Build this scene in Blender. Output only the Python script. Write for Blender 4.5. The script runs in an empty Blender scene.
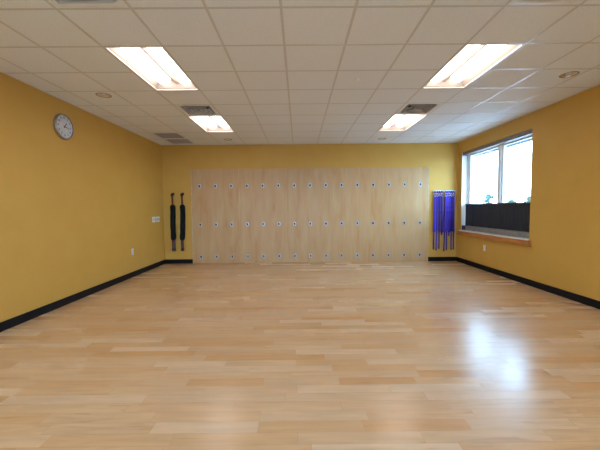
import bpy, bmesh, math, random
from mathutils import Vector, Matrix
R = math.radians
S = bpy.context.scene
COL = S.collection

# ------------------------------------------------------------------ camera
CAM = Vector((2.756, -8.338, 1.418))
yaw, pitch, roll = R(0.176), R(3.02), R(0.517)
f = Vector((math.sin(yaw)*math.cos(pitch), math.cos(yaw)*math.cos(pitch), -math.sin(pitch)))
rt = Vector((math.cos(yaw), -math.sin(yaw), 0)); up = rt.cross(f)
r2 = rt*math.cos(roll) - up*math.sin(roll); u2 = up*math.cos(roll) + rt*math.sin(roll)
cd = bpy.data.cameras.new('camera'); cam = bpy.data.objects.new('camera', cd); COL.objects.link(cam)
cam.matrix_world = Matrix(((r2.x, u2.x, -f.x, CAM.x), (r2.y, u2.y, -f.y, CAM.y), (r2.z, u2.z, -f.z, CAM.z), (0, 0, 0, 1)))
cd.sensor_width = 36; cd.lens = 321.6/600*36; cd.clip_start = .05; cd.clip_end = 400
S.camera = cam

# ------------------------------------------------------------------ light and exposure
S.view_settings.view_transform = 'Standard'; S.view_settings.look = 'None'
S.view_settings.exposure = 1.24; S.view_settings.gamma = 1; S.view_settings.use_curve_mapping = False
LAMP_COL = (1.0, .89, .84); LAMP_POWER = 3.5
SKY_POWER = 10.2
W = bpy.data.worlds.new('overcast_sky'); S.world = W; W.use_nodes = True
nt = W.node_tree; nt.nodes.clear()
tc = nt.nodes.new('ShaderNodeTexCoord'); sp = nt.nodes.new('ShaderNodeSeparateXYZ')
rp = nt.nodes.new('ShaderNodeValToRGB'); bg = nt.nodes.new('ShaderNodeBackground'); wo = nt.nodes.new('ShaderNodeOutputWorld')
nt.links.new(tc.outputs['Generated'], sp.inputs[0]); nt.links.new(sp.outputs['Z'], rp.inputs[0])
nt.links.new(rp.outputs[0], bg.inputs[0]); nt.links.new(bg.outputs[0], wo.inputs[0])
rp.color_ramp.elements[0].position = 0; rp.color_ramp.elements[0].color = (.47, .73, 1.0, 1)
rp.color_ramp.elements[1].position = .8; rp.color_ramp.elements[1].color = (.34, .60, 1.0, 1)
bg.inputs['Strength'].default_value = SKY_POWER
ADDED_WIN_X = (.55, 4.15)     # unseen windows added in the rear wall to bring in fill daylight
pl = bpy.data.lights.new('window_portal', 'AREA'); pl.shape = 'RECTANGLE'; pl.size = 2.4; pl.size_y = 1.9
pl.cycles.is_portal = True
for _y in (-1.43,):
    po = bpy.data.objects.new('window_portal', pl); COL.objects.link(po)
    po.location = (7.12, _y, 1.82); po.rotation_euler = (0, R(90), 0)
for _x in ADDED_WIN_X:
    po = bpy.data.objects.new('window_portal', pl); COL.objects.link(po)
    po.location = (_x, -11.46, 1.82); po.rotation_euler = (R(-90), 0, 0)

# ------------------------------------------------------------------ room constants
XL, XR, H = -.753, 6.855, 3.054
YB, YR = 0.0, -11.2                    # back wall (in view) and the wall behind the camera
G = .6096; GX, GY = 2.626, -5.0155     # ceiling grid module and origin
gx = lambda i: GX + i*G
gy = lambda j: GY + j*G
WT = .30                               # wall thickness at the window side

# ------------------------------------------------------------------ mesh helpers
class MB:
    def __init__(s): s.b = bmesh.new()
    def box(s, x0, x1, y0, y1, z0, z1, bev=0, seg=2):
        r = bmesh.ops.create_cube(s.b, size=1)
        for v in r['verts']:
            v.co = Vector(((x0+x1)/2 + v.co.x*(x1-x0), (y0+y1)/2 + v.co.y*(y1-y0), (z0+z1)/2 + v.co.z*(z1-z0)))
        if bev:
            es = list({e for v in r['verts'] for e in v.link_edges})
            bmesh.ops.bevel(s.b, geom=es, offset=bev, segments=seg, affect='EDGES', profile=.5)
        return s
    def poly(s, pts):
        vs = [s.b.verts.new(p) for p in pts]; s.b.faces.new(vs); return s
    def loft(s, rings, closed=True, cap=True):
        vr = [[s.b.verts.new(p) for p in r] for r in rings]
        n = len(vr[0])
        for a, b in zip(vr, vr[1:]):
            for i in range(n if closed else n-1):
                j = (i+1) % n
                s.b.faces.new((a[i], a[j], b[j], b[i]))
        if cap:
            s.b.faces.new(vr[0][::-1]); s.b.faces.new(vr[-1])
        return s
    def tube(s, path, rad, n=16, sx=1.0):
        path = [Vector(p) for p in path]
        if not hasattr(rad, '__len__'): rad = [rad]*len(path)
        rings = []; ref = None
        for i, p in enumerate(path):
            d = (path[min(i+1, len(path)-1)] - path[max(i-1, 0)]).normalized()
            if ref is None:
                ref = d.orthogonal().normalized()
            ref = (ref - d*ref.dot(d)).normalized(); o = d.cross(ref)
            rings.append([p + (ref*math.cos(a)*sx + o*math.sin(a))*rad[i] for a in (2*math.pi*k/n for k in range(n))])
        return s.loft(rings)
    def lathe(s, c, axis, prof, n=32, cap=True, sx=1, sy=1):
        # prof: list of (radius, distance along axis)
        c = Vector(c); axis = Vector(axis).normalized()
        a1 = Vector((0, 0, 1)) if abs(axis.z) < .9 else Vector((1, 0, 0))
        a1 = (a1 - axis*a1.dot(axis)).normalized(); a2 = axis.cross(a1)
        rings = [[c + axis*h + (a1*math.cos(t)*sx + a2*math.sin(t)*sy)*r for t in (2*math.pi*k/n for k in range(n))] for r, h in prof]
        return s.loft(rings, cap=cap)
    def build(s, name, mat, parent=None, smooth=False, origin=None):
        bmesh.ops.recalc_face_normals(s.b, faces=s.b.faces)
        me = bpy.data.meshes.new(name)
        if origin is not None:
            bmesh.ops.translate(s.b, verts=s.b.verts, vec=-Vector(origin))
        s.b.to_mesh(me); s.b.free()
        me.materials.append(mat)
        if smooth:
            me.shade_smooth()
            me.set_sharp_from_angle(angle=R(38))
        o = bpy.data.objects.new(name, me); COL.objects.link(o)
        if parent is not None: o.parent = parent
        if origin is not None: o.location = origin
        return o

def empty(name, loc=(0, 0, 0)):
    o = bpy.data.objects.new(name, None); COL.objects.link(o); o.location = loc; o.empty_display_size = .1
    return o
def tag(o, label, cat, group=None, kind=None):
    o['label'] = label; o['category'] = cat
    if group: o['group'] = group
    if kind: o['kind'] = kind
    return o
def struct(o): o['kind'] = 'structure'; return o
def copy_tree(o, parent=None):
    c = o.copy(); COL.objects.link(c)
    if parent is not None: c.parent = parent
    for ch in list(o.children): copy_tree(ch, c)
    return c

# ------------------------------------------------------------------ materials
def mat(name, col, rough=.5, metal=0, spec=.5, emit=None, es=0, coat=0):
    m = bpy.data.materials.new(name); m.use_nodes = True
    p = m.node_tree.nodes['Principled BSDF']
    p.inputs['Base Color'].default_value = (*col, 1); p.inputs['Roughness'].default_value = rough
    p.inputs['Metallic'].default_value = metal; p.inputs['Specular IOR Level'].default_value = spec
    p.inputs['Coat Weight'].default_value = coat
    if emit: p.inputs['Emission Color'].default_value = (*emit, 1); p.inputs['Emission Strength'].default_value = es
    return m
def nodes(m): return m.node_tree, m.node_tree.nodes, m.node_tree.links, m.node_tree.nodes['Principled BSDF']
def noise_mat(name, c1, c2, scale, rough=.5, metal=0, bump=0, bscale=None, stretch=(1, 1, 1), detail=4, spec=.5, lo=.35, hi=.65, coat=0):
    m = mat(name, c1, rough, metal, spec, coat=coat); t, N, L, p = nodes(m)
    tc = N.new('ShaderNodeTexCoord'); mp = N.new('ShaderNodeMapping'); mp.inputs['Scale'].default_value = stretch
    L.new(tc.outputs['Object'], mp.inputs[0])
    n = N.new('ShaderNodeTexNoise'); n.inputs['Scale'].default_value = scale; n.inputs['Detail'].default_value = detail
    L.new(mp.outputs[0], n.inputs['Vector'])
    r = N.new('ShaderNodeValToRGB'); L.new(n.outputs['Fac'], r.inputs[0]); L.new(r.outputs[0], p.inputs['Base Color'])
    r.color_ramp.elements[0].position = lo; r.color_ramp.elements[0].color = (*c1, 1)
    r.color_ramp.elements[1].position = hi; r.color_ramp.elements[1].color = (*c2, 1)
    if bump:
        n2 = N.new('ShaderNodeTexNoise'); n2.inputs['Scale'].default_value = bscale or scale; n2.inputs['Detail'].default_value = 3
        L.new(mp.outputs[0], n2.inputs['Vector'])
        b = N.new('ShaderNodeBump'); b.inputs['Strength'].default_value = bump; b.inputs['Distance'].default_value = .002
        L.new(n2.outputs['Fac'], b.inputs['Height']); L.new(b.outputs[0], p.inputs['Normal'])
    return m

WALL = noise_mat('mustard_eggshell_paint', (.61, .345, .066), (.63, .36, .074), 3, rough=.55, bump=.25, bscale=140, spec=.35)
CEIL = noise_mat('mineral_fibre_tile', (.78, .79, .80), (.86, .87, .88), 90, rough=.9, bump=.5, bscale=160, spec=.1, detail=6)
TEE = mat('white_enamel_tee', (.62, .60, .57), .3, spec=.5)
BASE = noise_mat('black_rubber_base', (.004, .004, .006), (.007, .007, .010), 20, rough=.55, spec=.18)
WHITE = noise_mat('white_enamel', (.80, .80, .78), (.84, .84, .82), 12, rough=.35)
VINYL = noise_mat('white_window_vinyl', (.84, .87, .90), (.88, .90, .92), 9, rough=.35)
GREYMETAL = noise_mat('taupe_blind_rail', (.20, .18, .18), (.25, .22, .22), 15, rough=.45)
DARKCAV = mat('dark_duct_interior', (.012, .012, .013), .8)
STEEL = noise_mat('satin_stainless', (.42, .46, .53), (.52, .56, .63), 30, rough=.42, metal=.4)
CHROME = mat('chrome', (.8, .82, .85), .15, metal=1)
DARKMETAL = mat('dark_blue_grey_recess', (.02, .03, .06), .4, metal=.3)
EYE = mat('blued_steel_eye', (.10, .13, .20), .35, metal=.8)
GOLD = mat('warm_alzak_reflector', (.78, .66, .48), .3, metal=1)
BLACKFOAM = noise_mat('black_vinyl_sleeve', (.003, .004, .005), (.007, .009, .011), 40, rough=.7, bump=.4, bscale=60, spec=.15)
REDROPE = noise_mat('red_brown_webbing', (.10, .028, .02), (.16, .05, .035), 60, rough=.8, bump=.5, bscale=200)
PURPLE = noise_mat('violet_blue_cotton_webbing', (.030, .012, .19), (.055, .028, .33), 30, rough=.75, bump=.5, bscale=300, stretch=(1, 1, .3), spec=.3)
TEALTRACE = mat('black_handle', (.01, .008, .01), .5)
GLASSM = bpy.data.materials.new('window_glass'); GLASSM.use_nodes = True
t = GLASSM.node_tree; t.nodes.clear()
o_ = t.nodes.new('ShaderNodeOutputMaterial'); tr = t.nodes.new('ShaderNodeBsdfTransparent'); gl = t.nodes.new('ShaderNodeBsdfGlossy')
lw = t.nodes.new('ShaderNodeLayerWeight'); lw.inputs['Blend'].default_value = .5
pw = t.nodes.new('ShaderNodeMath'); pw.operation = 'POWER'; pw.inputs[1].default_value = 5; t.links.new(lw.outputs['Facing'], pw.inputs[0])
fr = t.nodes.new('ShaderNodeMath'); fr.operation = 'MULTIPLY_ADD'; fr.inputs[1].default_value = .9; fr.inputs[2].default_value = .04; t.links.new(pw.outputs[0], fr.inputs[0])
mx = t.nodes.new('ShaderNodeMixShader')
tr.inputs[0].default_value = (.93, .98, .97, 1); gl.inputs['Roughness'].default_value = .02
t.links.new(fr.outputs[0], mx.inputs[0]); t.links.new(tr.outputs[0], mx.inputs[1]); t.links.new(gl.outputs[0], mx.inputs[2]); t.links.new(mx.outputs[0], o_.inputs[0])
LENS = mat('lit_acrylic_lens', (.9, .9, .9), .4, emit=LAMP_COL, es=LAMP_POWER)
TROUGH = mat('white_reflector_trough', (.33, .28, .235), .5)

def floor_material():
    m = mat('maple_strip_floor', (.6, .42, .27), .22); t, N, L, p = nodes(m)
    def math_(op, a, b=None):
        n = N.new('ShaderNodeMath'); n.operation = op
        for k, v in ((0, a), (1, b)):
            if v is None: continue
            if isinstance(v, (int, float)): n.inputs[k].default_value = v
            else: L.new(v, n.inputs[k])
        return n.outputs[0]
    tc = N.new('ShaderNodeTexCoord'); s = N.new('ShaderNodeSeparateXYZ'); L.new(tc.outputs['Object'], s.inputs[0])
    ry = math_('DIVIDE', s.outputs['Y'], .108); row = math_('FLOOR', ry); fy = math_('FRACT', ry)
    wn = N.new('ShaderNodeTexWhiteNoise'); wn.noise_dimensions = '1D'; L.new(row, wn.inputs['W'])
    ln = math_('ADD', math_('MULTIPLY', wn.outputs['Value'], .55), .62)
    rx = math_('ADD', math_('DIVIDE', s.outputs['X'], ln), math_('MULTIPLY', wn.outputs['Value'], 37.3))
    colm = math_('FLOOR', rx); fx = math_('FRACT', rx)
    c = N.new('ShaderNodeCombineXYZ'); L.new(row, c.inputs[0]); L.new(colm, c.inputs[1])
    w2 = N.new('ShaderNodeTexWhiteNoise'); w2.noise_dimensions = '3D'; L.new(c.outputs[0], w2.inputs['Vector'])
    ramp = N.new('ShaderNodeValToRGB'); L.new(w2.outputs['Value'], ramp.inputs[0])
    cr = ramp.color_ramp; cr.elements[0].position = 0; cr.elements[0].color = (.60, .325, .135, 1)
    cr.elements[1].position = 1; cr.elements[1].color = (.70, .50, .32, 1)
    for q, cc in ((.14, (.645, .395, .20)), (.5, (.67, .435, .245)), (.86, (.685, .46, .27))):
        e = cr.elements.new(q); e.color = (*cc, 1)
    # long figure in each board, shifted from board to board
    off = N.new('ShaderNodeVectorMath'); off.operation = 'MULTIPLY_ADD'
    L.new(w2.outputs['Color'], off.inputs[0]); off.inputs[1].default_value = (30, 30, 30); L.new(tc.outputs['Object'], off.inputs[2])
    mp = N.new('ShaderNodeMapping'); mp.inputs['Scale'].default_value = (1.0, 9.0, 1); L.new(off.outputs[0], mp.inputs[0])
    g1 = N.new('ShaderNodeTexNoise'); g1.inputs['Scale'].default_value = 2.2; g1.inputs['Detail'].default_value = 6; g1.inputs['Distortion'].default_value = .6; L.new(mp.outputs[0], g1.inputs['Vector'])
    g1r = N.new('ShaderNodeMapRange'); L.new(g1.outputs['Fac'], g1r.inputs[0])
    g1r.inputs[1].default_value = .3; g1r.inputs[2].default_value = .7; g1r.inputs[3].default_value = .88; g1r.inputs[4].default_value = 1.08
    mul = N.new('ShaderNodeVectorMath'); mul.operation = 'SCALE'; L.new(ramp.outputs[0], mul.inputs[0]); L.new(g1r.outputs[0], mul.inputs[3])
    # occasional dark mineral streaks
    g2 = N.new('ShaderNodeTexNoise'); g2.inputs['Scale'].default_value = 1.6; g2.inputs['Detail'].default_value = 3; g2.inputs['Distortion'].default_value = 1.2; L.new(mp.outputs[0], g2.inputs['Vector'])
    sr = N.new('ShaderNodeMapRange'); L.new(g2.outputs['Fac'], sr.inputs[0]); sr.inputs[1].default_value = .60; sr.inputs[2].default_value = .78; sr.inputs[3].default_value = 0; sr.inputs[4].default_value = .55
    mixs = N.new('ShaderNodeMix'); mixs.data_type = 'RGBA'; L.new(sr.outputs[0], mixs.inputs[0]); L.new(mul.outputs[0], mixs.inputs[6]); mixs.inputs[7].default_value = (.40, .18, .055, 1)
    # seams
    ey = math_('MINIMUM', fy, math_('SUBTRACT', 1.0, fy)); ex = math_('MULTIPLY', math_('MINIMUM', fx, math_('SUBTRACT', 1.0, fx)), 9.0)
    e = math_('MINIMUM', ey, ex)
    seam = N.new('ShaderNodeMapRange'); L.new(e, seam.inputs[0]); seam.inputs[1].default_value = .004; seam.inputs[2].default_value = .014; seam.inputs[3].default_value = .55; seam.inputs[4].default_value = 0
    mixe = N.new('ShaderNodeMix'); mixe.data_type = 'RGBA'; L.new(seam.outputs[0], mixe.inputs[0]); L.new(mixs.outputs[2], mixe.inputs[6]); mixe.inputs[7].default_value = (.30, .16, .075, 1)
    L.new(mixe.outputs[2], p.inputs['Base Color'])
    rr = N.new('ShaderNodeMapRange'); L.new(w2.outputs['Value'], rr.inputs[0]); rr.inputs[3].default_value = .23; rr.inputs[4].default_value = .28
    L.new(rr.outputs[0], p.inputs['Roughness']); p.inputs['Specular IOR Level'].default_value = .5
    # each board lies a hair out of level, so reflections break along the strips
    bmp = N.new('ShaderNodeBump'); bmp.inputs['Strength'].default_value = .35; bmp.inputs['Distance'].default_value = .0015
    hb = N.new('ShaderNodeTexNoise'); hb.inputs['Scale'].default_value = 3; mp2 = N.new('ShaderNodeMapping'); mp2.inputs['Scale'].default_value = (1, 6, 1)
    L.new(off.outputs[0], mp2.inputs[0]); L.new(mp2.outputs[0], hb.inputs['Vector']); L.new(hb.outputs['Fac'], bmp.inputs['Height']); L.new(bmp.outputs[0], p.inputs['Normal'])
    return m
FLOOR = floor_material()

def ply_material():
    m = mat('clear_finished_maple_plywood', (.5, .34, .2), .42, spec=.35); t, N, L, p = nodes(m)
    tc = N.new('ShaderNodeTexCoord'); oi = N.new('ShaderNodeObjectInfo')
    add = N.new('ShaderNodeVectorMath'); add.operation = 'ADD'
    L.new(tc.outputs['Object'], add.inputs[0]); L.new(oi.outputs['Location'], add.inputs[1])
    mp = N.new('ShaderNodeMapping'); mp.inputs['Scale'].default_value = (4, 1, .7); L.new(add.outputs[0], mp.inputs[0])
    n = N.new('ShaderNodeTexNoise'); n.inputs['Scale'].default_value = 1.6; n.inputs['Detail'].default_value = 7; n.inputs['Distortion'].default_value = .5; L.new(mp.outputs[0], n.inputs['Vector'])
    r = N.new('ShaderNodeValToRGB'); L.new(n.outputs['Fac'], r.inputs[0])
    cr = r.color_ramp; cr.elements[0].position = .25; cr.elements[0].color = (.50, .255, .095, 1); cr.elements[1].position = .75; cr.elements[1].color = (.58, .375, .20, 1)
    e = cr.elements.new(.42); e.color = (.545, .32, .145, 1)
    # fine vertical veneer lines
    mp2 = N.new('ShaderNodeMapping'); mp2.inputs['Scale'].default_value = (40, 1, .8); L.new(add.outputs[0], mp2.inputs[0])
    n2 = N.new('ShaderNodeTexNoise'); n2.inputs['Scale'].default_value = 2; n2.inputs['Detail'].default_value = 5; L.new(mp2.outputs[0], n2.inputs['Vector'])
    mr = N.new('ShaderNodeMapRange'); L.new(n2.outputs['Fac'], mr.inputs[0]); mr.inputs[1].default_value = .3; mr.inputs[2].default_value = .7; mr.inputs[3].default_value = .93; mr.inputs[4].default_value = 1.05
    mul = N.new('ShaderNodeVectorMath'); mul.operation = 'SCALE'; L.new(r.outputs[0], mul.inputs[0]); L.new(mr.outputs[0], mul.inputs[3])
    L.new(mul.outputs[0], p.inputs['Base Color'])
    b = N.new('ShaderNodeBump'); b.inputs['Strength'].default_value = .3; b.inputs['Distance'].default_value = .002
    mp3 = N.new('ShaderNodeMapping'); mp3.inputs['Scale'].default_value = (1.2, 1, 6); L.new(add.outputs[0], mp3.inputs[0])
    n3 = N.new('ShaderNodeTexNoise'); n3.inputs['Scale'].default_value = 3; L.new(mp3.outputs[0], n3.inputs['Vector']); L.new(n3.outputs['Fac'], b.inputs['Height']); L.new(b.outputs[0], p.inputs['Normal'])
    return m
PLY = ply_material()
PLYEDGE = noise_mat('plywood_edge_strip', (.50, .36, .22), (.62, .48, .32), 20, rough=.4)
SILLWOOD = noise_mat('varnished_orange_wood', (.42, .14, .022), (.56, .22, .045), 4, rough=.35, stretch=(6, 1, 6), detail=6)
SHADE = noise_mat('charcoal_shade_cloth', (.013, .016, .024), (.020, .025, .036), 25, rough=.8, stretch=(1, 3, .3))
t, N, L, p = nodes(SHADE); p.inputs['Transmission Weight'].default_value = 0
SOFFIT = noise_mat('pale_metal_soffit', (.62, .66, .70), (.68, .72, .75), 6, rough=.6)
PAVE = noise_mat('pale_concrete_paving', (.33, .28, .26), (.38, .33, .31), .6, rough=.9, detail=8)
GRASS = noise_mat('mown_grass', (.05, .10, .03), (.10, .16, .05), .4, rough=.9, detail=8)
LEAF = noise_mat('tree_leaves', (.04, .085, .06), (.07, .12, .08), 2, rough=.7)
BARK = noise_mat('grey_bark', (.10, .08, .06), (.18, .14, .11), 8, rough=.9, bump=.6)

# ------------------------------------------------------------------ setting: floor, walls
struct(MB().box(XL-.15, XR+WT, YR-.15, YB+.15, -.12, 0).build('floor', FLOOR))
ZT = 3.55
struct(MB().box(XL-.15, XL, YR-.15, YB+.15, 0, ZT).build('wall_left', WALL))
struct(MB().box(XL, XR, YB, YB+.15, 0, ZT).build('wall_back', WALL))

WY0, WY1, WZ0, WZ1 = -2.645, -.225, .805, 2.775      # window opening
wr = MB()
wr.box(XR, XR+WT, YR-.15, WY0, 0, ZT); wr.box(XR, XR+WT, WY1, YB+.15, 0, ZT)
for a, b in ((WY0, WY1),):
    wr.box(XR, XR+WT, a, b, 0, WZ0); wr.box(XR, XR+WT, a, b, WZ1, ZT)
struct(wr.build('wall_right', WALL))

rw = MB(); edges = [XL] + [v for x in ADDED_WIN_X for v in (x-1.21, x+1.21)] + [XR]
for a, b in zip(edges[::2], edges[1::2]): rw.box(a, b, YR-WT, YR, 0, ZT)
for x in ADDED_WIN_X: rw.box(x-1.21, x+1.21, YR-WT, YR, 0, WZ0); rw.box(x-1.21, x+1.21, YR-WT, YR, WZ1, ZT)
struct(rw.build('wall_rear', WALL))

bb = lambda n, *a: struct(MB().box(*a, bev=.003, seg=1).build(n, BASE))
BH = .112
bb('baseboard_left', XL, XL+.012, YR, YB, 0, BH)
bb('baseboard_right', XR-.012, XR, YR, YB, 0, BH)
bb('baseboard_back', XL+.012, -.002, YB-.012, YB, 0, BH)
bb('baseboard_back', 6.098, XR-.012, YB-.012, YB, 0, BH)
bb('baseboard_rear', XL+.012, XR-.012, YR, YR+.012, 0, BH)

# ------------------------------------------------------------------ ceiling: tiles with openings for what is recessed
fix = {}                                # cells that are open
LIGHTS = [(-3, 0), (3, 0), (-3, 4), (3, 4), (-3, -4), (3, -4), (-3, -8), (3, -8)]  # last four are out of view, added to brighten the near room
DIFFS = [(-3, 3), (3, 3), (-3, -2), (3, -2)]
GRILLES = [(-5, 6), (-5, 7)]
CANS = {(-5, 2): (gx(-4.34), gy(2.26)), (5, 1): (gx(5.78), gy(1.28)), (-3, 7): (gx(-2.52), gy(7.22)), (3, 7): (gx(3.50), gy(7.30))}
for i, j in LIGHTS: fix[(i, j)] = 1; fix[(i, j+1)] = 1
for c in DIFFS + GRILLES: fix[c] = 1
cb = MB(); tb = MB()
jmin = math.floor((YR-GY)/G)
for i in range(-6, 7):
    for j in range(jmin, 9):
        x0, x1 = max(gx(i), XL), min(gx(i+1), XR); y0, y1 = max(gy(j), YR), min(gy(j+1), YB)
        if x1 <= x0 or y1 <= y0 or (i, j) in fix: continue
        if (i, j) in CANS:
            cx, cy = CANS[(i, j)]; n = 32
            def sq(t):
                dx, dy = math.cos(t), math.sin(t); k = 1e9
                if dx > 1e-9: k = min(k, (x1-cx)/dx)
                if dx < -1e-9: k = min(k, (x0-cx)/dx)
                if dy > 1e-9: k = min(k, (y1-cy)/dy)
                if dy < -1e-9: k = min(k, (y0-cy)/dy)
                return (cx+dx*k, cy+dy*k)
            angs = sorted([2*math.pi*k/n for k in range(n)] + [math.atan2(b-cy, a-cx) % (2*math.pi) for a in (x0, x1) for b in (y0, y1)])
            for ta, tb_ in zip(angs, angs[1:]+[angs[0]]):
                pa, pb = sq(ta), sq(tb_); r = .088
                cb.poly([(pa[0], pa[1], H), (pb[0], pb[1], H), (cx+r*math.cos(tb_), cy+r*math.sin(tb_), H), (cx+r*math.cos(ta), cy+r*math.sin(ta), H)])
        else:
            cb.box(x0, x1, y0, y1, H, H+.016)
cb.box(XL, XR, YR, YB, 3.50, 3.60)
ceiling = struct(cb.build('ceiling', CEIL))
tw = .012
for i in range(-5, 7):
    if XL < gx(i) < XR: tb.box(gx(i)-tw, gx(i)+tw, YR, YB, H-.0025, H+.03)
for j in range(jmin+1, 9):
    if YR < gy(j) < YB:
        # cross tees stop at the two-module light fixtures
        cuts = [(gx(i)+tw, gx(i+1)-tw) for i, jj in LIGHTS if jj+1 == j]
        x = XL
        for a, b in sorted(cuts): tb.box(x, a, gy(j)-tw, gy(j)+tw, H-.002, H+.028); x = b
        tb.box(x, XR, gy(j)-tw, gy(j)+tw, H-.002, H+.028)
tb.box(XL, XL+.02, YR, YB, H-.003, H); tb.box(XR-.02, XR, YR, YB, H-.003, H); tb.box(XL, XR, YB-.02, YB, H-.003, H); tb.box(XL, XR, YR, YR+.02, H-.003, H)
tb.build('ceiling_grid', TEE, ceiling)

# ------------------------------------------------------------------ recessed lights (two modules long)
def make_light():
    r = empty('recessed_light')
    w, l, d = G/2-.013, G-.013, .115
    h = MB()
    h.loft([[(-w, -l, 0), (w, -l, 0), (w, l, 0), (-w, l, 0)], [(-w+.015, -l+.02, .02), (w-.015, -l+.02, .02), (w-.015, l-.02, .02), (-w+.015, l-.02, .02)],
            [(-w+.05, -l+.03, d), (w-.05, -l+.03, d), (w-.05, l-.03, d), (-w+.05, l-.03, d)]], cap=False)
    h.poly([(-w+.05, -l+.03, d), (w-.05, -l+.03, d), (w-.05, l-.03, d), (-w+.05, l-.03, d)])
    h.loft([[(-.035, -l+.03, d-.001), (.035, -l+.03, d-.001), (.035, l-.03, d-.001), (-.035, l-.03, d-.001)], [(-.008, -l+.03, d-.04), (.008, -l+.03, d-.04), (.008, l-.03, d-.04), (-.008, l-.03, d-.04)]])
    h.build('housing', TROUGH, r)
    fr = MB(); e = .012
    for a in ((-w, w, -l, -l+e), (-w, w, l-e, l), (-w, -w+e, -l, l), (w-e, w, -l, l)): fr.box(*a, -.002, .012, bev=.001, seg=1)
    fr.build('frame', WHITE, r)
    for s in (-1, 1):
        b = MB(); n = 12; rings = []
        ln = l-.055; rad = .088
        ys = [-ln, -ln+.01, -ln+.03, -ln+.06, -ln+.09] ; ks = [.45, .68, .87, .97, 1]
        for y, k in list(zip(ys, ks)) + [(-a, kk) for a, kk in list(zip(ys, ks))[::-1]]:
            rings.append([(s*.140 + rad*k*math.cos(t), y, d-.006-rad*.85*k*math.sin(t)) for t in (math.pi*q/n for q in range(n+1))])
        b.loft(rings); b.build('lens', LENS, r, smooth=True)
    return r
L0 = make_light()
LAB = {(-3, 0): 'lit twin-lens recessed ceiling light, the nearer large one on the clock side',
       (3, 0): 'lit twin-lens recessed ceiling light, the nearer large one on the window side',
       (-3, 4): 'lit twin-lens recessed ceiling light beside the square vent near the paired dark grilles',
       (3, 4): 'lit twin-lens recessed ceiling light beside the square vent nearest the window',
       (-3, -4): 'added out-of-view recessed fill light overhead, nearer pair, clock wall side', (3, -4): 'added out-of-view recessed fill light overhead, nearer pair, window wall side',
       (-3, -8): 'added out-of-view recessed fill light towards the rear wall, clock wall side', (3, -8): 'added out-of-view recessed fill light towards the rear wall, window wall side'}
for k, c in enumerate(LIGHTS):
    o = L0 if k == 0 else copy_tree(L0)
    o.location = (gx(c[0]+.5), gy(c[1]+1), H)
    tag(o, LAB[c], 'ceiling light', 'recessed fluorescent lights in the tile ceiling')

# ------------------------------------------------------------------ square supply diffusers
def sqring(a, z): return [(-a, -a, z), (a, -a, z), (a, a, z), (-a, a, z)]
VANE = mat('grey_painted_vane', (.52, .49, .47), .45)
def make_diffuser():
    r = empty('air_diffuser'); w = G/2-.013
    f_ = MB(); f_.loft([sqring(w, -.002), sqring(w-.03, -.004), sqring(w-.04, .006), sqring(w-.058, .006), sqring(w-.062, .10)], cap=False)
    f_.build('frame', WHITE, r)
    b = MB(); b.loft([sqring(w-.040, .008), sqring(w-.040, .16)], cap=False); b.poly(sqring(w-.040, .16)); b.build('duct_box', DARKCAV, r)
    for a in (.222, .160, .098):
        c = MB(); c.loft([sqring(a, -.010), sqring(a-.006, -.004), sqring(a-.012, .010), sqring(a-.014, .022), sqring(a-.017, .022), sqring(a-.015, .009), sqring(a-.010, -.006), sqring(a-.003, -.013), sqring(a, -.010)], cap=False)
        c.build('cone', VANE, r)
    c = MB(); c.loft([sqring(.030, -.010), sqring(.022, .004), sqring(.018, .02)]); c.build('centre_plate', VANE, r)
    return r
D0 = make_diffuser()
DL = {(-3, 3): 'square air diffuser touching the far recessed light near the dark grilles', (3, 3): 'square air diffuser touching the far recessed light near the window',
      (-3, -2): 'square air diffuser cut off by the photo top, clock wall side', (3, -2): 'square air diffuser cut off by the photo top, window wall side'}
for k, c in enumerate(DIFFS):
    o = D0 if k == 0 else copy_tree(D0); o.location = (gx(c[0]+.5), gy(c[1]+.5), H)
    tag(o, DL[c], 'air vent', 'square air diffusers in the ceiling')

# ------------------------------------------------------------------ return grilles
def make_grille():
    r = empty('return_grille'); w = G/2-.013
    f_ = MB(); f_.loft([sqring(w, -.002), sqring(w-.03, -.002), sqring(w-.03, .02), sqring(w, .02), sqring(w, -.002)], cap=False); f_.build('frame', WHITE, r)
    g = MB(); n = 30
    for k in range(1, n):
        x = -w+.03+(2*w-.06)*k/n
        g.box(x-.0016, x+.0016, -w+.03, w-.03, 0, .012); g.box(-w+.03, w-.03, x-.0016, x+.0016, 0, .012)
    g.build('eggcrate_core', mat('grey_eggcrate', (.42, .37, .35), .5), r)
    b = MB(); b.loft([sqring(w-.002, .021), sqring(w-.002, .12)], cap=False); b.poly(sqring(w-.002, .12)); b.build('duct_box', DARKCAV, r)
    return r
Q0 = make_grille()
for k, (c, lb) in enumerate(zip(GRILLES, ('dark square return grille in the ceiling, further from the back wall', 'dark square return grille in the ceiling, right against the back wall'))):
    o = Q0 if k == 0 else copy_tree(Q0); o.location = (gx(c[0]+.5), gy(c[1]+.5), H); tag(o, lb, 'air vent', 'return grilles in the far corner')

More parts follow.
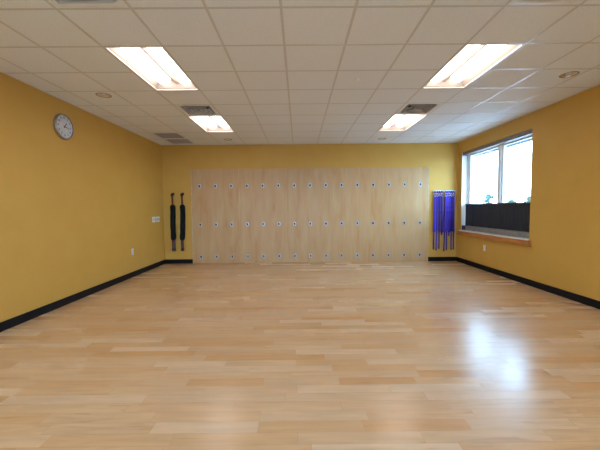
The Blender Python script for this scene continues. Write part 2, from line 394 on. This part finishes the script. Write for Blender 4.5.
# ------------------------------------------------------------------ downlights
BRONZE = mat('tan_trim_ring', (.34, .24, .16), .4, metal=.3)
def make_can():
    r = empty('downlight')
    MB().lathe((0, 0, 0), (0, 0, 1), [(.086, .004), (.088, -.003), (.100, -.004), (.102, 0), (.086, .004)], 40, cap=False).build('trim_ring', BRONZE, r, True)
    MB().lathe((0, 0, 0), (0, 0, 1), [(.086, 0), (.082, .03), (.072, .07), (.055, .11), (.03, .13), (.002, .132)], 40, cap=False).build('reflector', GOLD, r, True)
    MB().lathe((0, 0, 0), (0, 0, 1), [(.004, .004), (.018, .006), (.027, .018), (.029, .06), (.024, .10), (.02, .128)], 20).build('lamp', WHITE, r, True)
    return r
K0 = make_can()
KL = {(-5, 2): 'small round unlit downlight above the wall clock side of the room', (5, 1): 'round gold-lined downlight near the window wall, the largest in view',
      (-3, 7): 'tiny round downlight by the back wall beyond the light near the grilles', (3, 7): 'tiny round downlight by the back wall beyond the light near the window'}
for k, (c, (x, y)) in enumerate(CANS.items()):
    o = K0 if k == 0 else copy_tree(K0); o.location = (x, y, H); tag(o, KL[c], 'downlight', 'round recessed downlights')

s_ = MB().lathe((0, 0, 0), (0, 0, -1), [(.042, 0), (.042, .008), (.036, .013), (.02, .016), (.003, .017)], 28).build('sprinkler_cover', WHITE, None, True)
s_.location = (3.515, -4.12, H); tag(s_, 'small white round sprinkler cover alone on a ceiling tile', 'sprinkler')

# ------------------------------------------------------------------ window
win = struct(empty('window_1', (7.02, (WY0+WY1)/2, WZ0)))
FX0, FX1 = 6.995, 7.075
yc = lambda v: v - (WY0+WY1)/2
def wbox(m, x0, x1, y0, y1, z0, z1, bev=.004): m.box(x0-7.02, x1-7.02, yc(y0), yc(y1), z0-WZ0, z1-WZ0, bev=bev)
fm = MB()
wbox(fm, FX0, FX1, WY1-.055, WY1, WZ0, WZ1); wbox(fm, FX0, FX1, WY0, WY0+.055, WZ0, WZ1)
wbox(fm, FX0, FX1, WY0+.055, WY1-.055, WZ1-.055, WZ1); wbox(fm, FX0, FX1, WY0+.055, WY1-.055, WZ0, WZ0+.055)
fm.build('frame', VINYL, win)
mm = MB(); wbox(mm, FX0-.008, FX1, -1.565, -1.475, WZ0+.055, WZ1-.055); mm.build('mullion', VINYL, win)
for (a, b) in ((-1.475, WY1-.055), (WY0+.055, -1.565)):
    sm = MB(); q = .05; x0, x1 = FX0+.018, FX1-.01
    wbox(sm, x0, x1, a, a+q, WZ0+.055, WZ1-.055) if a < b else None
    lo, hi = min(a, b), max(a, b)
    sm.b.clear(); sm.b = bmesh.new()
    wbox(sm, x0, x1, lo, lo+q, WZ0+.055, WZ1-.055); wbox(sm, x0, x1, hi-q, hi, WZ0+.055, WZ1-.055)
    wbox(sm, x0, x1, lo+q, hi-q, WZ1-.055-q, WZ1-.055); wbox(sm, x0, x1, lo+q, hi-q, WZ0+.055, WZ0+.055+q)
    so = sm.build('sash', VINYL, win)
    gm = MB(); wbox(gm, 7.034, 7.040, lo+q, hi-q, WZ0+.055+q, WZ1-.055-q, 0); gm.build('glass_pane', GLASSM, so)
for k, x in enumerate(ADDED_WIN_X):  # copies for the added rear windows, never in view
    w_ = copy_tree(win); w_.name = 'window_%d' % (2+k); w_.rotation_euler.z = R(-90); w_.location = (x, YR-.165, WZ0)
lm_ = MB()
lm_.box(XR+.001, 6.994, WY1-.004, WY1-.0005, WZ0+.026, WZ1-.001); tl = struct(lm_.build('trim_1', mat('skylit_return', (.85, .83, .78), .6)))  # pale liner: sky brightness on the yellow return put into its colour
# head rail of the blind
vr = empty('blind_headrail', (6.93, (WY0+WY1)/2, WZ1-.04))
m_ = MB(); m_.box(-.062, .04, WY0+.004-yc(0)*0-(WY0+WY1)/2, WY1-.004-(WY0+WY1)/2, -.040, .038, bev=.006); m_.build('rail', GREYMETAL, vr)
capm = mat('dark_end_cap', (.05, .05, .055), .5)
for s in (1, -1):
    m_ = MB(); y = s*((WY1-WY0)/2-.012); m_.box(-.066, .044, y-.007, y+.007, -.044, .038, bev=.002, seg=1); m_.build('end_cap', capm, vr)
tag(vr, 'slim grey headrail of a raised blind across the window top', 'blind')
# bottom-up charcoal shade
sh = empty('window_shade', (6.93, (WY0+WY1)/2, WZ0+.03))
hy = (WY1-WY0)/2-.012
m_ = MB(); m_.box(-.060, .035, -hy+.004, hy-.004, .002, .105, bev=.012, seg=3); m_.build('cassette', noise_mat('taupe_cassette', (.20, .175, .165), (.25, .22, .205), 12, rough=.35), sh)
capn = mat('navy_end_cap', (.02, .022, .05), .5)
for ya, yb in ((hy-.17, hy+.004), (-hy-.004, -hy+.012)):
    m_ = MB(); m_.box(-.064, .038, ya, yb, .0, .108, bev=.003, seg=1); m_.build('end_cap', capn, sh)
n = 150; A = []; B = []
for k in range(n+1):
    y = -hy+.004+(2*hy-.008)*k/n; dx = .0035*math.sin(k*.9)+.003*math.sin(k*.31+1); A.append((.025+dx, y)); B.append((.0275+dx, y))
loop = A + B[::-1]
m_ = MB(); m_.loft([[(x, y, z) for x, y in loop] for z in (.095, .25, .42, .632)]); m_.build('shade_cloth', SHADE, sh, True)
m_ = MB(); m_.box(.015, .038, -hy, hy, .630, .650, bev=.003, seg=1); m_.build('top_rail', mat('black_rail', (.012, .02, .028), .4), sh)
tag(sh, 'charcoal bottom-up shade covering the lower part of the window', 'window shade')
# stool and apron
st = empty('window_sill', (6.84, (WY0+WY1)/2, WZ0))
m_ = MB(); m_.box(-.045, .155, -hy-.004, hy+.004, 0, .026, bev=.004); m_.build('stool', WHITE, st)
m_ = MB(); m_.box(-.052, .014, -hy-.06, hy+.085, -.1, .0, bev=.004); m_.build('apron', SILLWOOD, st)
tag(st, 'orange varnished wood window sill with a white top ledge', 'window sill')

# ------------------------------------------------------------------ outside
gr = MB().box(-60, 200, -90, 220, -.35, -.25).build('ground', PAVE); struct(gr)
ev = empty('roof_eave', (XR+WT, 0, 2.715)); struct(ev)
MB().box(0, .24, -9, 4, .085, .13).build('soffit_panel', SOFFIT, ev)
m_ = MB()
for k in range(5): m_.box(.015+k*.045, .033+k*.045, -9, 4, .062, .085)
m_.build('soffit_slats', SOFFIT, ev)
MB().box(.24, .262, -9, 4, .0, .2).build('fascia', mat('blue_grey_fascia', (.22, .30, .40), .5), ev)
orm = mat('blue_grey_outrigger', (.25, .33, .43), .5)
for y in (-4.2, -2.9, -.62, 1.2):
    MB().box(.0, .24, y-.03, y+.03, .005, .062, bev=.004, seg=1).build('outrigger', orm, ev)

random.seed(5)
def tree(x, y, h, w, label, low=False):
    r = empty('tree', (x, y, -.25)); h += .25
    tm = MB()
    tm.tube([(0, 0, 0), (.03, 0, h*.3), (-.02, .02, h*.6), (0, 0, h*.85)], [.09, .07, .045, .02], 10)
    for k in range(6):
        a = k*1.05; z = h*(.35+.07*k); tm.tube([(0, 0, z), (math.cos(a)*w*.22, math.sin(a)*w*.22, z+h*.12), (math.cos(a)*w*.38, math.sin(a)*w*.38, z+h*.2)], [.03, .02, .008], 6)
    tm.build('trunk', BARK, r)
    lm = MB(); cl = []
    for k in range(16):
        a = random.uniform(0, 6.28); q = random.uniform(0, .36)*w; cl.append((math.cos(a)*q, math.sin(a)*q, random.uniform(.32, .88)*h, random.uniform(.13, .22)*w))
    cl.append((0, 0, h-.18*w, .18*w))
    for cx, cy, cz, cr in cl:
        for q in range(110):
            v = Vector((random.gauss(0, 1), random.gauss(0, 1), random.gauss(0, 1))).normalized()*cr*random.uniform(.55, 1.0)
            if cz+v.z > h: v.z = h-cz
            a = Vector((random.gauss(0, 1), random.gauss(0, 1), random.gauss(0, 1))).normalized(); b = a.orthogonal().normalized(); s = random.uniform(.09, .15)
            c = Vector((cx, cy, cz))+v
            lm.poly([c-a*s*1.4, c-b*s*.6, c+a*s*1.4, c+b*s*.6])
    lm.build('foliage', LEAF, r)
    tag(r, label, 'tree', 'trees outside the window')
def along(u, d): return (CAM.x + (u-300)/321.6*d + math.tan(yaw)*d, CAM.y + d)
for u, d, h, w, lb in ((488.5, 58, 3.75, 2.3, 'pale bushy tree outside, seen in the pane nearer the back wall'),
                       (512, 58, 2.75, 2.2, 'low faint tree outside, seen at the middle of the nearer window pane'),
                       (529.5, 50, 3.0, 1.6, 'small tree outside, at the near edge of the window view')):
    x, y = along(u, d); tree(x, y, h, w, lb)
# clipped hedge far away
hm = MB(); pts = []
for k in range(2600):
    y0 = 66; x = random.uniform(22, 62); z = random.uniform(-.25, 1.95); c = Vector((x, y0+random.uniform(-.5, .5), z)); s = random.uniform(.15, .28)
    a = Vector((random.gauss(0, 1), random.gauss(0, 1), random.gauss(0, 1))).normalized(); b = a.orthogonal().normalized()
    hm.poly([c-a*s*1.3, c-b*s*.6, c+a*s*1.3, c+b*s*.6])
ho = hm.build('hedge', LEAF, None, origin=(42, 66, -.25)); tag(ho, 'long low hedge far outside just above the dark shade', 'hedge')

# ------------------------------------------------------------------ rope wall panels
def hook_plate(parent, x, z):
    m = MB(); n = 28
    def ring(a, b, y): return [(a*math.copysign(abs(math.cos(t))**.8, math.cos(t)), y, b*math.copysign(abs(math.sin(t))**.8, math.sin(t))) for t in (2*math.pi*k/n for k in range(n))]
    m.loft([ring(.040, .056, 0), ring(.040, .056, -.004), ring(.036, .052, -.0075), ring(.023, .032, -.0075), ring(.020, .028, -.004)], cap=False)
    o = m.build('hook_plate', STEEL, parent, True); o.location = (x, -.0195, z)
    c = MB(); c.loft([ring(.0225, .0315, -.0005), ring(.0225, .0315, -.0062)]); c.build('recess', DARKMETAL, o)
    b = MB(); b.tube([(0, -.004, -.019), (0, -.020, -.014), (0, -.026, 0), (0, -.020, .014), (0, -.004, .019)], .0036, 10); b.build('eye', EYE, o, True)
    return o
def make_panel():
    r = empty('wall_panel')
    MB().box(.0015, 1.2177, -.019, -.001, .004, 2.436, bev=.0015, seg=1).build('plywood_sheet', PLY, r)
    for i in range(3):
        for z in (.175, 1.012, 2.0): hook_plate(r, .2032+.4064*i, z)
    return r
P0 = make_panel()
PL = ['maple plywood rope-wall panel nearest the black hanging sleeves', 'maple plywood rope-wall panel second from the black hanging sleeves', 'maple plywood rope-wall panel at the middle of the five',
      'maple plywood rope-wall panel second from the purple straps', 'maple plywood rope-wall panel nearest the purple straps']
for k in range(5):
    o = P0 if k == 0 else copy_tree(P0); o.location = (k*1.2192, 0, 0); tag(o, PL[k], 'wall panel', 'plywood rope-wall panels with steel hook plates')
e_ = MB()
e_.box(-.014, .0005, -.022, 0, .001, 2.4375, bev=.001, seg=1); o = e_.build('edge_strip', PLYEDGE); o['label'] = 'thin pale edge strip on the panel side by the black sleeves'; o['category'] = 'trim strip'
e_ = MB(); e_.box(6.0965, 6.111, -.022, 0, .001, 2.4375, bev=.001, seg=1); o = e_.build('edge_strip', PLYEDGE); o['label'] = 'thin pale edge strip on the panel side by the purple straps'; o['category'] = 'trim strip'

# ------------------------------------------------------------------ black sleeves hanging from wall hooks
def sleeve(x, w2, bow, label):
    r = empty('rope_sleeve', (x, -.075, 1.80))
    hk = MB(); hk.tube([(0, .074, .01), (0, .02, .01), (0, -.01, .0), (0, -.028, .012), (0, -.03, .03)], .007, 10)
    hk.lathe((0, .0745, .01), (0, -1, 0), [(.034, 0), (.034, .006), (.028, .01)], 24)
    hk.build('wall_hook', TEALTRACE, r, True)
    kn = MB(); kn.lathe((0, -.005, -.06), (0, 0, 1), [(.018, 0), (.034, .012), (.04, .035), (.036, .062), (.022, .082), (.01, .088)], 20); kn.build('knot', TEALTRACE, r, True)
    st1 = MB(); st1.tube([(0, -.005, -.05), (.002, -.004, -.16), (.003*bow, -.002, -.29)], .024, 14, 1); st1.build('upper_rope', REDROPE, r, True)
    n = 22; path = []; rad = []
    for k in range(n+1):
        t = k/n; z = -.27 - .915*t
        path.append((bow*(.022*math.sin(math.pi*t) - .03*t) + .004*math.sin(9*t), -.0, z)); e = min(t, 1-t)
        rad.append(.064*(min(1, .62+e*12) if e < .04 else 1)*(1+.03*math.sin(23*t)))
    MB().tube(path, rad, 20).build('padded_sleeve', BLACKFOAM, r, True)
    bx = path[-1][0]
    m = MB(); m.tube([(bx, 0, -1.16), (bx+.003, .002, -1.28), (bx+.003, .004, -1.41)], w2, 14); m.build('lower_rope', noise_mat('purple_brown_webbing', (.06, .022, .024), (.10, .045, .05), 60, rough=.8), r, True)
    m = MB(); m.lathe((bx+.003, .004, -1.462), (0, 0, 1), [(w2*.8, 0), (w2*1.15, .01), (w2*1.2, .04), (w2*1.15, .075), (w2*.9, .085)], 18); m.build('end_knot', TEALTRACE, r, True)
    tag(r, label, 'hanging rope', 'black padded ropes on the back wall')
sleeve(-.480, .042, .15, 'straight black padded rope sleeve hanging nearer the left wall corner')
sleeve(-.232, .034, 1.0, 'slightly bowed black padded rope sleeve hanging beside the plywood panels')

# ------------------------------------------------------------------ violet straps on two racks
RAIL = mat('brushed_rail', (.50, .56, .64), .4, metal=.8)
t, N, L, p = nodes(PURPLE)
oi = N.new('ShaderNodeObjectInfo'); mr = N.new('ShaderNodeMapRange'); mr.inputs[3].default_value = .55; mr.inputs[4].default_value = 1.7
L.new(oi.outputs['Random'], mr.inputs[0]); vm = N.new('ShaderNodeVectorMath'); vm.operation = 'SCALE'
L.new(p.inputs['Base Color'].links[0].from_socket, vm.inputs[0]); L.new(mr.outputs[0], vm.inputs[3]); L.new(vm.outputs[0], p.inputs['Base Color'])
def rack(x0, x1, n, label):
    r = empty('strap_rack', ((x0+x1)/2, 0, 1.815)); w = (x1-x0)/2
    MB().box(-w, w, -.012, -.001, -.014, .014, bev=.003).build('rail', RAIL, r)
    k = n
    for q in range(k):
        x = -w+.033+q*(2*w-.066)/(k-1)
        m = MB(); m.tube([(x, -.010, 0), (x, -.06, -.001), (x, -.088, .002), (x, -.095, .016)], .0045, 8); m.build('peg', CHROME, r, True)
    m = MB(); m.box(-w, w, -.100, -.092, .014, .022, bev=.002, seg=1); m.build('front_bar', RAIL, r)
    tag(r, label, 'strap rack', 'silver strap racks')
    return [r.location.x-w+.033+q*(2*w-.066)/(k-1) for q in range(k)]
PX1 = rack(6.225, 6.462, 4, 'silver wall rack of violet straps, the one nearer the plywood panels')
PX2 = rack(6.502, 6.765, 5, 'silver wall rack of violet straps, the one nearer the window corner')
def ribbon(m, pts, w=.0165, th=.0024):
    rings = []
    P = [Vector(p) for p in pts]
    for i, p in enumerate(P):
        d = (P[min(i+1, len(P)-1)]-P[max(i-1, 0)]); d.x = 0; d.normalize(); nrm = Vector((0, -d.z, d.y))*th
        a = Vector((w, 0, 0)); rings.append([p-a-nrm, p+a-nrm, p+a+nrm, p-a+nrm])
    m.loft(rings)
def strap(x, ybase, bot, tail, splay, seed, label):
    rnd = random.Random(seed)
    r = empty('yoga_strap', (x, -.055, 1.81)); m = MB()
    zb = bot-1.81; zt = tail-1.81; a = rnd.uniform(-.002, .002); y = ybase
    # a closed hanging loop over the peg, folded at the bottom, plus a loose tail behind it
    def sx(z, k): return splay*(z/zb)+k*math.sin(z*3+seed)*.002
    front = [(sx(z, 1)+.003, y-.022-.004*math.sin(z*5+seed), z) for z in [-.03-(-zb-.04)*t/14*1.0 for t in range(15)]]
    top = [(.0, y+.018, -.03), (0, y+.012, .002), (0, y+.0, .010), (0, y-.012, .002)]
    botl = [(sx(zb, 1)+.005, y-.016, zb+.008), (sx(zb, 1), y-.004, zb), (sx(zb, 1)-.003, y+.008, zb+.008)]
    back = [(sx(z, -1)-.003, y+.016+.003*math.sin(z*4), z) for z in [-.03-(-zb-.04)*t/14 for t in range(15)]][::-1]
    ribbon(m, top+front+botl+back[:-1])
    l2 = [(sx(z, .5)+a, y-.010, z) for z in [-.09+(zb*.97+.09)*t/10 for t in range(11)]]
    l2b = [(sx(z, -.5)-a, y-.002, z) for z in [zb*.97-(zb*.97+.09)*t/10 for t in range(11)]]
    ribbon(m, l2 + [(splay, y-.006, zb*.985)] + l2b)
    m.build('webbing', PURPLE, r)
    tl = MB(); ribbon(tl, [(sx(z, .3)+.002*math.sin(z*6+seed), y+.006, z) for z in [-.1+(zt+.1)*t/20 for t in range(21)]]); tl.build('tail', PURPLE, r)
    tp = MB(); x_e = sx(zt, .3)+.002*math.sin(zt*6+seed); tp.box(x_e-.0175, x_e+.0175, y+.002, y+.010, zt-.012, zt+.030, bev=.001, seg=1); tp.build('tail_tip', mat('dark_stitched_tip', (.01, .006, .05), .7), r)
    for z in (-.058, -.115):
        d = MB(); w, h = .018, .012
        loop = [(-w, 0, -h), (w, 0, -h), (w, 0, h*.3), (w*.6, 0, h), (-w*.6, 0, h), (-w, 0, h*.3), (-w, 0, -h)]
        d.tube([(p[0]+sx(z, 1)+.003, y-.028, p[2]+z) for p in loop], .0038, 8); d.build('metal_ring', CHROME, r, True)
    tag(r, label, 'strap', 'violet yoga straps hanging on the racks')
names1 = ['violet strap with silver rings, outermost at the panel side of its rack', 'violet strap with silver rings, second in from the plywood panels',
          'violet strap with silver rings, third in from the plywood panels', 'violet strap with silver rings, short tail, beside the gap between the racks']
for k, x in enumerate(PX1): strap(x, 0, [.765, .80, .775, .745][k], [.325, .30, .34, .70][k], (k-1.5)*.010, k*1.7, names1[k])
names2 = ['violet strap with silver rings, first after the gap between the racks', 'violet strap with silver rings, second after the gap between the racks', 'violet strap with silver rings, in the middle of the window-side rack',
          'violet strap with silver rings, second from the window corner', 'violet strap with silver rings, closest to the window corner']
for k, x in enumerate(PX2): strap(x, 0, [.76, .79, .75, .78, .745][k], [.275, .305, .68, .31, .32][k], (k-2)*.009, 9+k*1.3, names2[k])

# ------------------------------------------------------------------ clock
ck = empty('wall_clock', (XL, -3.462, 2.66))
MB().lathe((0, 0, 0), (1, 0, 0), [(.185, .001), (.188, .012), (.188, .03), (.182, .040), (.172, .042), (.168, .036), (.168, .030)], 56, cap=False).build('rim', noise_mat('brushed_silver_rim', (.34, .31, .29), (.44, .41, .39), 20, rough=.3, metal=.8), ck, True)
MB().lathe((0, 0, 0), (1, 0, 0), [(.170, .002), (.170, .028)], 56).build('face', noise_mat('clock_face_paper', (.60, .60, .62), (.66, .66, .68), 10, rough=.35), ck)
INK = mat('black_ink', (.02, .02, .025), .5)
def text_mesh(s, size):
    c = bpy.data.curves.new('numeral', 'FONT'); c.body = s; c.size = size; c.align_x = 'CENTER'; c.align_y = 'CENTER'; c.extrude = .0006
    o = bpy.data.objects.new('numeral', c); COL.objects.link(o); dg = bpy.context.evaluated_depsgraph_get(); dg.update()
    me = bpy.data.meshes.new_from_object(o.evaluated_get(dg)); bpy.data.objects.remove(o); return me
# clock plane: normal +x; seen from the room, "right" is +y, "up" is +z
for h in range(1, 13):
    me = text_mesh(str(h), .050); a = R(90-30*h)
    me.transform(Matrix(((0, 0, 1, .0292), (1, 0, 0, .126*math.cos(a)), (0, 1, 0, .126*math.sin(a)), (0, 0, 0, 1))))
    me.materials.clear(); me.materials.append(INK); me.name = 'numeral'
    o = bpy.data.objects.new('numeral', me); COL.objects.link(o); o.parent = ck
mt = MB()
for k in range(60):
    a = R(6*k); l = .010 if k % 5 else .016; w = .0012 if k % 5 else .0025
    d = Vector((0, math.cos(a), math.sin(a))); q = Vector((0, -math.sin(a), math.cos(a))); x = Vector((.0288, 0, 0))
    mt.poly([x+d*.163-q*w, x+d*.163+q*w, x+d*(.163-l)+q*w, x+d*(.163-l)-q*w])
mt.build('minute_marks', INK, ck)
def hand(name, deg, l, w, x):
    a = R(90-deg); d = Vector((0, math.cos(a), math.sin(a))); q = Vector((0, -math.sin(a), math.cos(a)))
    m = MB(); X = Vector((x, 0, 0)); X2 = Vector((x+.0015, 0, 0))
    pts = [d*-.025-q*w, d*-.025+q*w, d*l*.7+q*w*.9, d*l, d*l*.7-q*w*.9]
    m.loft([[X+p for p in pts], [X2+p for p in pts]]); m.build(name, INK, ck)
hand('hour_hand', 37, .085, .006, .0302); hand('minute_hand', 98, .118, .0045, .0322)
MB().lathe((.0285, 0, 0), (1, 0, 0), [(.009, 0), (.009, .008), (.003, .009)], 16).build('hub', INK, ck)
tag(ck, 'round white wall clock with silver rim high on the wall', 'clock')

# ------------------------------------------------------------------ switches and outlets
def plate_x(name, x, y, z, w, h, sgn, label, cat, kind, n=1):
    r = empty(name, (x, y, z))
    MB().box(*sorted((0, sgn*.006)), -w/2, w/2, -h/2, h/2, bev=.002).build('cover_plate', WHITE, r)
    for k in range(n):
        yy = -w/2+(k+.5)*w/n
        if kind == 'rocker':
            m = MB(); m.loft([[(sgn*.0055, yy-.016, -.032), (sgn*.0055, yy+.016, -.032), (sgn*.0055, yy+.016, .032), (sgn*.0055, yy-.016, .032)],
                              [(sgn*.008, yy-.015, -.031), (sgn*.008, yy+.015, -.031), (sgn*.013, yy+.015, .031), (sgn*.013, yy-.015, .031)]]); m.build('rocker', mat('grey_white_rocker', (.55, .56, .60), .35), r)
        elif kind == 'toggle':
            MB().box(*sorted((sgn*.0055, sgn*.0075)), yy-.011, yy+.011, -.022, .022, bev=.0005, seg=1).build('toggle_slot', mat('shadow_grey_slot', (.14, .14, .17), .5), r)
            m = MB(); m.box(*sorted((sgn*.007, sgn*.019)), yy-.004, yy+.004, .002, .014, bev=.001, seg=1); m.build('toggle', WHITE, r)
        else:
            for zz in (-.024, .024):
                s = MB(); s.box(*sorted((sgn*.0055, sgn*.008)), yy-.016, yy+.016, zz-.014, zz+.014, bev=.001, seg=1); so = s.build('socket', mat('pale_socket', (.66, .67, .70), .4), r)
                q = MB(); q.box(*sorted((sgn*.0078, sgn*.0085)), yy-.008, yy-.005, zz-.004, zz+.007); q.box(*sorted((sgn*.0078, sgn*.0085)), yy+.005, yy+.008, zz-.004, zz+.007)
                q.build('slot', DARKMETAL, so)
    tag(r, label, cat)
plate_x('light_switch', XL, -.560, 1.172, .165, .135, 1, 'white switch plate on the left wall, bigger flat rockers', 'switch', 'rocker', 2)
plate_x('light_switch', XL, -.340, 1.172, .210, .135, 1, 'white toggle switch plate closest to the back corner', 'switch', 'toggle', 4)
plate_x('electrical_outlet', XL, -1.60, .53, .085, .135, 1, 'white outlet low on the left wall beneath the switches', 'outlet', 'socket')
plate_x('electrical_outlet', XR, -1.275, .50, .080, .125, -1, 'white outlet low on the right wall under the window', 'outlet', 'socket')
